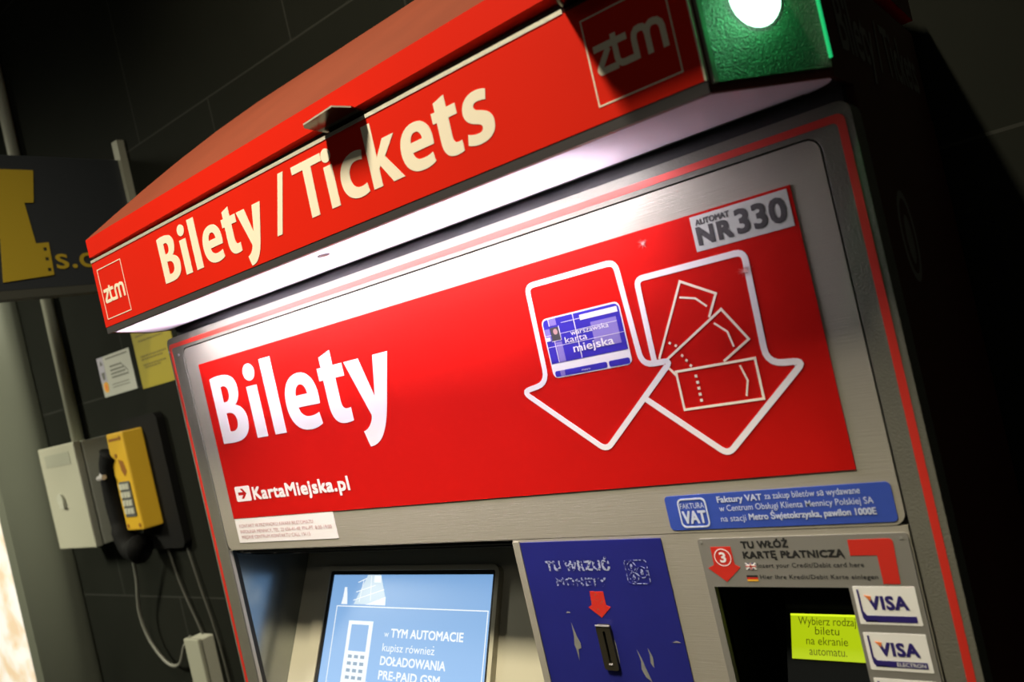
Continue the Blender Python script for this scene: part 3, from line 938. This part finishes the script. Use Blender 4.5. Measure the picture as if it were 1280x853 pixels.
pay_sticker(1.2585, 1.2905, 0)
pay_sticker(1.2200, 1.2515, 1)
pay_sticker(1.1815, 1.2130, 0)

# ---- canopy
OUT = [(-0.012, -0.112), (0.8945, -0.112), (0.956, -0.022), (0.956, 0.390), (-0.074, 0.390), (-0.074, -0.022)]


def inset(poly, d):
    N = len(poly); out = []
    for i in range(N):
        p = Vector(poly[i]); a = Vector(poly[i - 1]); c = Vector(poly[(i + 1) % N])
        d1 = (p - a).normalized(); d2 = (c - p).normalized()
        n1 = Vector((-d1.y, d1.x)); n2 = Vector((-d2.y, d2.x))
        m = (n1 + n2).normalized()
        out.append(tuple(p + m * d / max(0.3, m.dot(n1))))
    return out


UP = frame((0, 0, 0), (1, 0, 0), (0, 1, 0))          # u = x, v = y, w = z
bm = bmesh.new()
add_plate(bm, UP, [OUT, inset(OUT, 0.004)], 1.690, 1.7945)
add_plate(bm, UP, [inset([(OUT[0][0], OUT[0][1]), *OUT[1:]], 0.0041)], 1.7900, 1.7945)
canopy = link('canopy_body', bm, 'red_dark', TM)
bm = bmesh.new()
add_plate(bm, UP, [[(-0.0690, 0.004), (0.9510, 0.004), (0.9510, 0.385), (-0.0690, 0.385)]], 1.6980, 1.7010)
add_box(bm, (-0.066, 0.016, 1.674), (0.950, 0.032, 1.6980))
link('canopy_soffit', bm, 'black', TM)
# opal diffuser under the canopy and the tube above it
DIF = round_corners([(-0.0095, -0.1110), (0.8925, -0.1110), (0.9525, -0.0225), (0.9490, -0.004), (0.9280, 0.010), (0.880, 0.002), (-0.040, 0.002), (-0.0690, 0.016), (-0.0690, -0.0205)],
                    [0, 0, 0.008, 0.010, 0.012, 0.03, 0.02, 0.004, 0], 6)
bm = bmesh.new()
add_plate(bm, UP, [DIF], 1.6905, 1.6935)
dif = link('light_diffuser', bm, 'opal_diffuser', TM)
bm = bmesh.new()
add_plate(bm, UP, [ell(0.425, -0.083, 0.008, 0.006, 16)], 1.6890, 1.6905)
link('screw', bm, 'dark_rim', dif)
tube = area_light('canopy_tube', (0.37, -0.060, 1.725), (0.37, -0.060, 1.0), 0.67, 0.035, 22, (1.0, 0.93, 1.0))
tube_low = area_light('canopy_tube_glow', (0.400, -0.060, 1.6885), (0.400, -0.060, 1.0), 0.74, 0.080, 3.2, (1.0, 0.93, 1.0))
bm = bmesh.new(); add_tube(bm, [(-0.060, 0.006, 1.6945), (0.925, 0.006, 1.6945)], 0.0045, 12)
link('diffuser_rim', bm, 'rim_grey', TM, smooth=True)
# front fascia
FF = front(-0.112)
fas = flat_part('fascia', FF, [[rect(-0.0125, 1.6985, 0.8935, 1.7900)]], 'red_paint', TM, 0.0, 0.004)
flat_part('fascia_edge', FF, [[rect(0.8935, 1.6985, 0.8950, 1.7890)]], 'cream', fas, 0.0, 0.0042)
flat_part('fascia_lip', FF, [[rect(-0.0125, 1.6895, 0.8950, 1.6985)]], 'dark_rim', TM, 0.0, 0.0035)
flat_part('top_trim', FF, [[rect(-0.0125, 1.7900, 0.7960, 1.7936)]], 'silver_trim', TM, 0.0, 0.0046)
gs = []
ox = 0.1625 - 0.020 * 0.575
for ch in 'Bilety':
    gs += scaled(GL[ch], ox, 0.000575, 1.7208, 0.000575)
gs += [[[(0.3982, 1.7192), (0.4072, 1.7192), (0.4302, 1.7812), (0.4212, 1.7812)]]]
GT = {
    'T': [[[(0.4435, 1.7725), (0.4435, 1.7805), (0.4918, 1.7805), (0.4918, 1.7725), (0.4745, 1.7725), (0.4729, 1.7222), (0.4599, 1.7222), (0.4612, 1.7725)]]],
    'i': [[rect(0.4927, 1.7225, 0.5058, 1.7648)], [ell(0.4995, 1.7752, 0.0074, 0.0070)]],
    'c': [[path((0.5500, 1.7235), (0.5485, 1.7325), ((0.5460, 1.7316), (0.5435, 1.7312), (0.5400, 1.7312)), ((0.5325, 1.7312), (0.5272, 1.7358), (0.5272, 1.7438)),
                ((0.5272, 1.7512), (0.5318, 1.7568), (0.5400, 1.7568)), ((0.5438, 1.7568), (0.5463, 1.7562), (0.5483, 1.7554)), (0.5502, 1.7644),
                ((0.5470, 1.7656), (0.5430, 1.7662), (0.5395, 1.7662)), ((0.5228, 1.7662), (0.5135, 1.7560), (0.5135, 1.7433)), ((0.5135, 1.7296), (0.5228, 1.7214), (0.5372, 1.7214)),
                ((0.5425, 1.7214), (0.5470, 1.7223), (0.5500, 1.7235)))]],
    'k': [[[(0.5560, 1.7228), (0.5560, 1.7840), (0.5685, 1.7840), (0.5685, 1.7502), (0.5702, 1.7528), (0.5802, 1.7652), (0.5958, 1.7652), (0.5792, 1.7483), (0.5985, 1.7228), (0.5835, 1.7228), (0.5706, 1.7420), (0.5685, 1.7395), (0.5685, 1.7228)]]],
    's': [[path((0.7067, 1.7555), (0.7088, 1.7640), ((0.7055, 1.7655), (0.7015, 1.7664), (0.6970, 1.7664)), ((0.6868, 1.7664), (0.6796, 1.7605), (0.6796, 1.7520)),
                ((0.6796, 1.7465), (0.6832, 1.7420), (0.6910, 1.7394)), ((0.6962, 1.7376), (0.6977, 1.7366), (0.6977, 1.7344)), ((0.6977, 1.7322), (0.6960, 1.7309), (0.6920, 1.7309)),
                ((0.6880, 1.7309), (0.6832, 1.7322), (0.6806, 1.7336)), (0.6784, 1.7246), ((0.6818, 1.7228), (0.6868, 1.7216), (0.6922, 1.7216)), ((0.7042, 1.7216), (0.7110, 1.7268), (0.7110, 1.7358)),
                ((0.7110, 1.7420), (0.7073, 1.7460), (0.6990, 1.7488)), ((0.6940, 1.7504), (0.6924, 1.7515), (0.6924, 1.7536)), ((0.6924, 1.7556), (0.6942, 1.7570), (0.6974, 1.7570)),
                ((0.7010, 1.7570), (0.7047, 1.7563), (0.7067, 1.7555)))]],
}
for ch in ('T', 'i', 'c', 'k', 's'):
    gs += GT[ch]
gs += scaled(GL['e'], 0.6000 - 0.1875 * 0.585, 0.000585, 1.7222, 0.000575)
gs += scaled(GL['t'], 0.6448 - 0.2665 * 0.585, 0.000585, 1.7222, 0.000575)
flat_part('lettering', FF, gs, 'cream', fas, 0.0040, 0.0044)


def logo(u0, v0, u1, v1, tu0, tu1, tv0, tv1):
    """square outline with the three joined letters z, t, m"""
    bm = bmesh.new()
    add_plate(bm, FF, stroke(rect(u0, v0, u1, v1), 0.0011, True), 0.0040, 0.0044)
    sx = (tu1 - tu0) / 100.0; sy = (tv1 - tv0) / 40.0

    def q(pts):
        return [(tu0 + p[0] * sx, tv0 + p[1] * sy) for p in pts]

    def st(pts, w):
        c = stroke(pts, w)[0]
        return [q(c)]
    W = 7.6
    add_plate(bm, FF, st([(0, 30.5), (48, 30.5)], W), 0.0040, 0.0044)                      # z top running into the t bar
    add_plate(bm, FF, st([(21, 27), (4.6, 8), (4, 5.5), (5.2, 3.8), (30, 3.8)], W), 0.0040, 0.00441)
    add_plate(bm, FF, st([(30.5, 39.5), (30.5, 11), (31.8, 6.8), (35.2, 4.4), (39, 3.8), (56, 3.8)], W), 0.0040, 0.00442)
    m1 = [(57, 0.2), (57, 23), (58.6, 28.2), (62, 31.4), (66.5, 32), (71, 31.2), (74, 28.2), (75.2, 23), (75.2, 0)]
    m2 = [(75.2, 20), (75.8, 24.8), (78, 29.4), (82, 31.8), (86, 32), (91, 30.8), (94.6, 27.4), (96, 22.4), (96, 0)]
    add_plate(bm, FF, st(m1, W), 0.0040, 0.00443)
    add_plate(bm, FF, st(m2, W), 0.0040, 0.00444)
    link('logo', bm, 'cream', fas)


logo(-0.0010, 1.7082, 0.0655, 1.7775, 0.0040, 0.0605, 1.7292, 1.7518)
logo(0.8095, 1.7108, 0.8797, 1.7775, 0.8148, 0.8748, 1.7322, 1.7590)

# chamfered corner panels and signal lamp
def corner(p, q, nm):
    d = Vector((q[0] - p[0], q[1] - p[1], 0)); L = d.length
    f = frame((p[0], p[1], 0), d, (0, 0, 1))
    bm = bmesh.new()
    add_plate(bm, f, [rect(0.006, 1.6965, L - 0.003, 1.7920)], 0.0, 0.0025)
    c = link(nm, bm, 'hammered', TM)
    bm = bmesh.new()
    add_plate(bm, f, [rect(0.0025, 1.6960, 0.0060, 1.7920)], 0.0, 0.0040)
    link('corner_bead', bm, 'bare_metal', c)
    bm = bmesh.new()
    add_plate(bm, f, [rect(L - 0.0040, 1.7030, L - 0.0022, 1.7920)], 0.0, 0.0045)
    link('outer_bead', bm, 'bead_green_glint' if nm == 'corner_panel' and p[0] > 0 else 'hammered', c)  # right bead glows in place of the lamp's green reflection
    return f, L, c


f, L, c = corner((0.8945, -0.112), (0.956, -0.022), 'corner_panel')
corner((-0.074, -0.022), (-0.012, -0.112), 'corner_panel')
bm = bmesh.new()
n_ = 24
rings = []
for k in range(0, 7):
    a = R(90 * k / 6)
    rings.append([bm.verts.new(f @ Vector((0.0520 + 0.0215 * math.cos(a) * math.cos(2 * math.pi * j / n_), 1.7530 + 0.0215 * math.cos(a) * math.sin(2 * math.pi * j / n_), 0.0025 + 0.008 * math.sin(a)))) for j in range(n_)] if k < 6 else [bm.verts.new(f @ Vector((0.0520, 1.7530, 0.0105)))])
for k in range(5):
    for j in range(n_):
        bm.faces.new((rings[k][j], rings[k][(j + 1) % n_], rings[k + 1][(j + 1) % n_], rings[k + 1][j]))
for j in range(n_):
    bm.faces.new((rings[5][j], rings[5][(j + 1) % n_], rings[6][0]))
lens = link('signal_lens', bm, 'lens_green', TM, smooth=True)
gl = bpy.data.lights.new('signal_glow', 'POINT'); gl.energy = 0.11; gl.color = (0.04, 1.0, 0.24); gl.shadow_soft_size = 0.002
go = bpy.data.objects.new('signal_glow', gl); COL.objects.link(go); go.location = f @ Vector((0.052, 1.750, 0.017))

# side writing on the canopy
SIDE2 = frame((0.956, 0, 0), (0, 1, 0), (0, 0, 1))
text_part('side_lettering', SIDE2, [dict(body='Bilety / Tickets', u0=0.022, v0=1.7190, cap=0.050, width=0.330, bold=0.015)], 'side_ink', TM, 0.0006)

# lid, hinged and slightly raised to the right, with a sloping rounded roof
def lid_z(x, z):
    return z + 0.0110 * (x + 0.01)


bm = bmesh.new()
LO = inset(OUT, -0.0040)
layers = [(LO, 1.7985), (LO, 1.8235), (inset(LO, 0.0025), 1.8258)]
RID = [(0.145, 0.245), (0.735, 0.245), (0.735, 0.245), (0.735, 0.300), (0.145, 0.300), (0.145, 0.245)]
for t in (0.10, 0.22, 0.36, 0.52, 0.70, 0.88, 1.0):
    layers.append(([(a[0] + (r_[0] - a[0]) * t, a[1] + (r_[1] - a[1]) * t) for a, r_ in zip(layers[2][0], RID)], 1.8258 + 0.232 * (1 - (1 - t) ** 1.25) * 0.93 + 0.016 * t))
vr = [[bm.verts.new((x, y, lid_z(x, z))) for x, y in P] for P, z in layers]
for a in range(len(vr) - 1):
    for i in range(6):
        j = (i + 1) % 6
        fc = bm.faces.new((vr[a][i], vr[a][j], vr[a + 1][j], vr[a + 1][i])); fc.material_index = 1 if a >= 1 else (2 if i in (2, 3, 4) else 0)  # unlit side and back faces get their shade from a darker red
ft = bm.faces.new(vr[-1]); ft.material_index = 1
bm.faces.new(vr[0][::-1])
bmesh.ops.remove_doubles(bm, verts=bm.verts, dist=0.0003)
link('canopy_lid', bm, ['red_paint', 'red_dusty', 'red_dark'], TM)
bm = bmesh.new()
add_plate(bm, UP, [inset(OUT, 0.010)], 1.7945, 1.8040)
link('lid_neck', bm, 'black', TM)

# bent metal clips sticking out between lid and fascia, the larger shaped for its shadow
def clip(nm, outline, z, th, tilt, label=None):
    """outline in (x, y); rises by tilt along -y"""
    bm = bmesh.new()
    y0 = -0.112
    lo_ = [bm.verts.new((x, y, z + tilt * (y0 - y))) for x, y in outline]
    hi_ = [bm.verts.new((x, y, z + th + tilt * (y0 - y))) for x, y in outline]
    N = len(outline)
    bm.faces.new(lo_[::-1]); bm.faces.new(hi_)
    for i in range(N):
        j = (i + 1) % N
        fc = bm.faces.new((lo_[i], lo_[j], hi_[j], hi_[i]))
        if 0 < i < N - 1:
            fc.material_index = 1
    return link(nm, bm, ['clip_metal', 'clip_edge'], TM)


clip('metal_clip', [(0.5660, -0.105), (0.5100, -0.105), (0.5030, -0.128), (0.5015, -0.137), (0.5060, -0.141), (0.5530, -0.144), (0.5640, -0.130)], 1.7955, 0.0016, 0.22)
clip('metal_clip', [(0.9300, -0.105), (0.7940, -0.105), (0.8000, -0.138), (0.8070, -0.168), (0.8140, -0.178), (0.9250, -0.178), (0.9300, -0.168)], 1.7955, 0.0016, 0.22)  # plate added with an outline shaped to shadow the right logo

# ------------------------------------------------------------------ things on the wall, left
# hanging sign, square to the wall
SG = thing('projecting_sign', 'dark projecting sign with a yellow film strip shape, on the wall left of the canopy', 'sign', (-0.81, 0.20, 1.91))
bm = bmesh.new(); add_box(bm, (-0.840, -0.25, 1.912), (-0.812, 0.405, 2.225)); bevel_all(bm, 0.002, 1)
link('sign_board', bm, 'sign_navy', SG)
SS = frame((-0.812, 0, 0), (0, 1, 0), (0, 0, 1))
bm = bmesh.new()
film = [(-0.05, 2.190), (0.195, 2.190), (0.180, 2.113), (0.160, 2.113), (0.165, 2.017), (0.193, 2.019), (0.189, 1.942), (0.080, 1.932), (0.094, 2.030), (-0.05, 2.030)]
hl = [rect(0.180 - 0.002, v, 0.186, v + 0.008) for v in (1.951, 1.976, 1.999)]
add_plate(bm, SS, [film] + hl, 0.0, 0.002)
link('film_strip', bm, 'sign_yellow', SG)
text_part('lettering', SS, [dict(body='s.c.', u0=0.199, v0=1.956, cap=0.052, width=0.105, bold=0.008)], 'sign_yellow', SG, 0.0015)
bm = bmesh.new(); add_box(bm, (-0.845, -0.25, 1.894), (-0.806, 0.41, 1.912)); link('bottom_rail', bm, 'rail_dark', SG)
bm = bmesh.new(); add_box(bm, (-0.824, 0.402, 1.86), (-0.797, WY, 2.272)); link('wall_rail', bm, 'conduit_grey', SG)

bm = bmesh.new(); add_tube(bm, [(-1.348, 0.398, 4.29), (-1.352, 0.398, 2.6), (-1.366, 0.398, 1.549)], 0.017, 12)
tag(link('cable_conduit', bm, 'conduit_grey', smooth=True), 'pale grey vertical conduit running down the tiles into the fuse box', 'pipe')

# fuse box
FB = thing('fuse_box', 'beige metal fuse box with a small lock, under the vertical conduit', 'electrical box', (-1.335, 0.37, 1.262))
bm = bmesh.new(); add_box(bm, (-1.452, 0.342, 1.262), (-1.220, WY, 1.556)); bevel_all(bm, 0.003)
link('box_body', bm, 'box_dark', FB)
bm = bmesh.new(); add_box(bm, (-1.454, 0.318, 1.260), (-1.218, 0.339, 1.558)); bevel_all(bm, 0.004)
dr = link('box_door', bm, 'box_grey', FB)
BF = front(0.318)
flat_part('name_plate', BF, [[rect(-1.415, 1.500, -1.255, 1.535)]], 'conduit_grey', dr, 0, 0.001)
bm = bmesh.new()
add_plate(bm, BF, [ell(-1.360, 1.404, 0.018, 0.018, 16)], 0, 0.008)
add_plate(bm, BF, [rect(-1.366, 1.380, -1.340, 1.398)], 0, 0.010)
link('lock', bm, 'box_dark', dr)

# yellow telephone
PH = thing('wall_telephone', 'yellow wall telephone with a black handset, beside the fuse box', 'telephone', (-1.03, 0.38, 1.28))
bm = bmesh.new()
add_plate(bm, front(0.398), [rrect(-1.105, 1.225, -0.905, 1.585, 0.02)], -0.020, 0.0)
link('back_plate', bm, 'phone_black', PH)
bm = bmesh.new()
q0 = [(-1.092, 0.350), (-1.003, 0.350), (-0.985, 0.398), (-1.098, 0.398)]
lo = [bm.verts.new((x, y, 1.292)) for x, y in q0]; hi = [bm.verts.new((x, y, 1.556)) for x, y in q0]
bm.faces.new(lo[::-1]); bm.faces.new(hi)
for i in range(4):
    j = (i + 1) % 4
    bm.faces.new((lo[i], lo[j], hi[j], hi[i]))
bevel_all(bm, 0.004)
body = link('phone_body', bm, 'phone_yellow', PH)
PF = front(0.350)
bm = bmesh.new()
add_plate(bm, PF, [rrect(-1.074, 1.330, -1.018, 1.425, 0.004)], 0, 0.003)
kp = link('keypad', bm, 'phone_key', PH)
bm = bmesh.new()
for r_ in range(4):
    for c_ in range(3):
        u = -1.070 + 0.0175 * c_; v = 1.338 + 0.022 * r_
        add_plate(bm, PF, [rrect(u, v, u + 0.014, v + 0.015, 0.002)], 0.003, 0.006)
link('phone_keys', bm, 'box_dark', kp)
bm = bmesh.new()
add_plate(bm, PF, [[(-1.052, 1.485), (-1.030, 1.478), (-1.020, 1.450), (-1.035, 1.438), (-1.046, 1.455)]], 0, 0.001)
link('printed_mark', bm, 'phone_mark', body)
bm = bmesh.new(); add_plate(bm, PF, [rect(-1.080, 1.535, -1.030, 1.542)], 0, 0.001); link('printed_mark', bm, 'phone_mark', body)
for (u, v) in ((-1.078, 1.305), (-1.015, 1.305), (-1.020, 1.540), (-1.060, 1.495)):
    bm = bmesh.new(); add_plate(bm, PF, [ell(u, v, 0.006, 0.006, 10)], 0, 0.001); link('screw', bm, 'phone_mark', body)
bm = bmesh.new()
add_tube(bm, spline([(-1.096, 0.365, 1.500), (-1.110, 0.345, 1.490), (-1.120, 0.335, 1.465), (-1.120, 0.328, 1.445)], 4), 0.006, 8)
add_tube(bm, [(-1.140, 0.330, 1.445), (-1.100, 0.326, 1.447)], 0.007, 8)
link('handset_hook', bm, 'bright_metal', PH)
bm = bmesh.new()
hp = spline([(-1.098, 0.360, 1.500), (-1.115, 0.352, 1.470), (-1.128, 0.350, 1.400), (-1.122, 0.350, 1.310), (-1.100, 0.352, 1.250), (-1.060, 0.358, 1.240)], 6)
rr = []
for i in range(len(hp)):
    t = i / (len(hp) - 1)
    rr.append(0.023 + 0.012 * (abs(2 * t - 1) ** 3) + (0.005 if t > 0.6 else 0))
add_tube(bm, hp, rr, 12)
link('handset', bm, 'phone_black', PH, smooth=True)
bm = bmesh.new()
cp_ = spline([(-1.105, 0.355, 1.230), (-1.150, 0.372, 1.150), (-1.205, 0.385, 1.050), (-1.195, 0.392, 0.965), (-1.135, 0.396, 0.905), (-1.075, 0.398, 0.905), (-1.030, 0.398, 0.955), (-0.985, 0.398, 0.985)], 8)
add_tube(bm, cp_, 0.0048, 8)
link('handset_cord', bm, 'cable_grey', PH, smooth=True)

for nm, pts, lab in (('wall_cable', [(-1.020, 0.410, 1.225), (-1.000, 0.412, 1.120), (-0.955, 0.412, 1.010), (-0.945, 0.412, 0.985)], 'thin dark cable dropping from the telephone to the small grey box'),
                     ('wall_cable', [(-0.925, 0.412, 1.225), (-0.905, 0.412, 1.120), (-0.870, 0.412, 0.900), (-0.860, 0.412, 0.300)], 'thin dark cable running down the tiles right of the small grey box')):
    bm = bmesh.new(); add_tube(bm, spline(pts, 6), 0.0035, 8)
    tag(link(nm, bm, 'rail_dark', smooth=True), lab, 'cable')

JB = thing('junction_box', 'small pale grey junction box low on the tiles beside the ticket machine', 'electrical box', (-0.94, 0.40, 0.74))
bm = bmesh.new(); add_box(bm, (-0.972, 0.382, 0.740), (-0.907, WY, 0.988)); bevel_all(bm, 0.004); link('box_body', bm, 'box_dark', JB)
bm = bmesh.new(); add_box(bm, (-0.975, 0.372, 0.737), (-0.904, 0.384, 0.991)); bevel_all(bm, 0.003); link('box_cover', bm, 'conduit_grey', JB)

# notices
NW = thing('notice', 'white printed notice taped to the dark tiles above the fuse box', 'notice', (-1.095, 0.419, 1.66), 'paper notices on the tiles')
NF = front(WY)
flat_part('sheet', NF, [[rect(-1.190, 1.659, -1.002, 1.771)]], 'paper_white', NW, 0, 0.0015)
bm = bmesh.new()
add_plate(bm, NF, [rect(-1.190, 1.700, -1.155, 1.771)], 0.001, 0.0020)
link('picture_strip', bm, 'paper_lilac', NW)
bm = bmesh.new()
add_plate(bm, NF, [[(-1.178, 1.748), (-1.170, 1.762), (-1.162, 1.748)]], 0.002, 0.0026)
add_plate(bm, NF, [[(-1.180, 1.728), (-1.160, 1.728), (-1.164, 1.708), (-1.174, 1.706)]], 0.002, 0.0026)
rng = random.Random(3)
for v, a, b in ((1.762, -1.140, -1.015), (1.738, -1.125, -1.060), (1.727, -1.125, -1.050), (1.717, -1.125, -1.045), (1.707, -1.125, -1.030)):
    u = a
    while u < b:
        w = rng.uniform(0.006, 0.018)
        add_plate(bm, NF, [rect(u, v - 0.0022, min(b, u + w), v + 0.0022)], 0.0015, 0.0020); u += w + 0.003
add_plate(bm, NF, stroke([(-1.060, 1.738), (-1.028, 1.713)], 0.002), 0.0015, 0.0020)
for v in (1.688, 1.680):
    add_plate(bm, NF, [rect(-1.130, v - 0.001, -1.035, v + 0.001)], 0.0015, 0.0020)
link('print', bm, 'paper_ink', NW)
flat_part('round_mark', NF, [[ell(-1.168, 1.686, 0.015, 0.016, 18)]], 'gold_ink', NW, 0.0015, 0.0020)
flat_part('mark_centre', NF, [[ell(-1.167, 1.686, 0.007, 0.010, 14)]], 'orange_ink', NW, 0.0020, 0.0024)
NY = thing('notice', 'yellow printed notice on the dark tiles, half hidden by the canopy', 'notice', (-0.875, 0.419, 1.65), 'paper notices on the tiles')
flat_part('sheet', NF, [[rect(-0.974, 1.652, -0.780, 1.830)]], 'paper_yellow', NY, 0, 0.0015)
bm = bmesh.new()
for v, a, b in ((1.790, -0.955, -0.800), (1.776, -0.945, -0.820), (1.735, -0.950, -0.820), (1.727, -0.950, -0.840), (1.712, -0.945, -0.830), (1.705, -0.940, -0.860)):
    u = a
    while u < b:
        w = rng.uniform(0.008, 0.02)
        add_plate(bm, NF, [rect(u, v - 0.0024, min(b, u + w), v + 0.0024)], 0.0015, 0.0020); u += w + 0.003
link('print', bm, 'paper_ink_yellow', NY)

# backlit poster box far left
PB = thing('poster_light_box', 'bright backlit poster box beside the grey metal pilaster', 'light box', (-2.4, 0.37, 0.3))
bm = bmesh.new(); add_box(bm, (-2.95, 0.352, 0.30), (-1.908, WY - 0.002, 1.75)); bevel_all(bm, 0.004); link('case', bm, 'frame_grey', PB)
flat_part('backlit_sheet', front(0.352), [[rect(-2.93, 0.32, -1.922, 1.73)]], 'backlit_poster', PB, 0, 0.002)
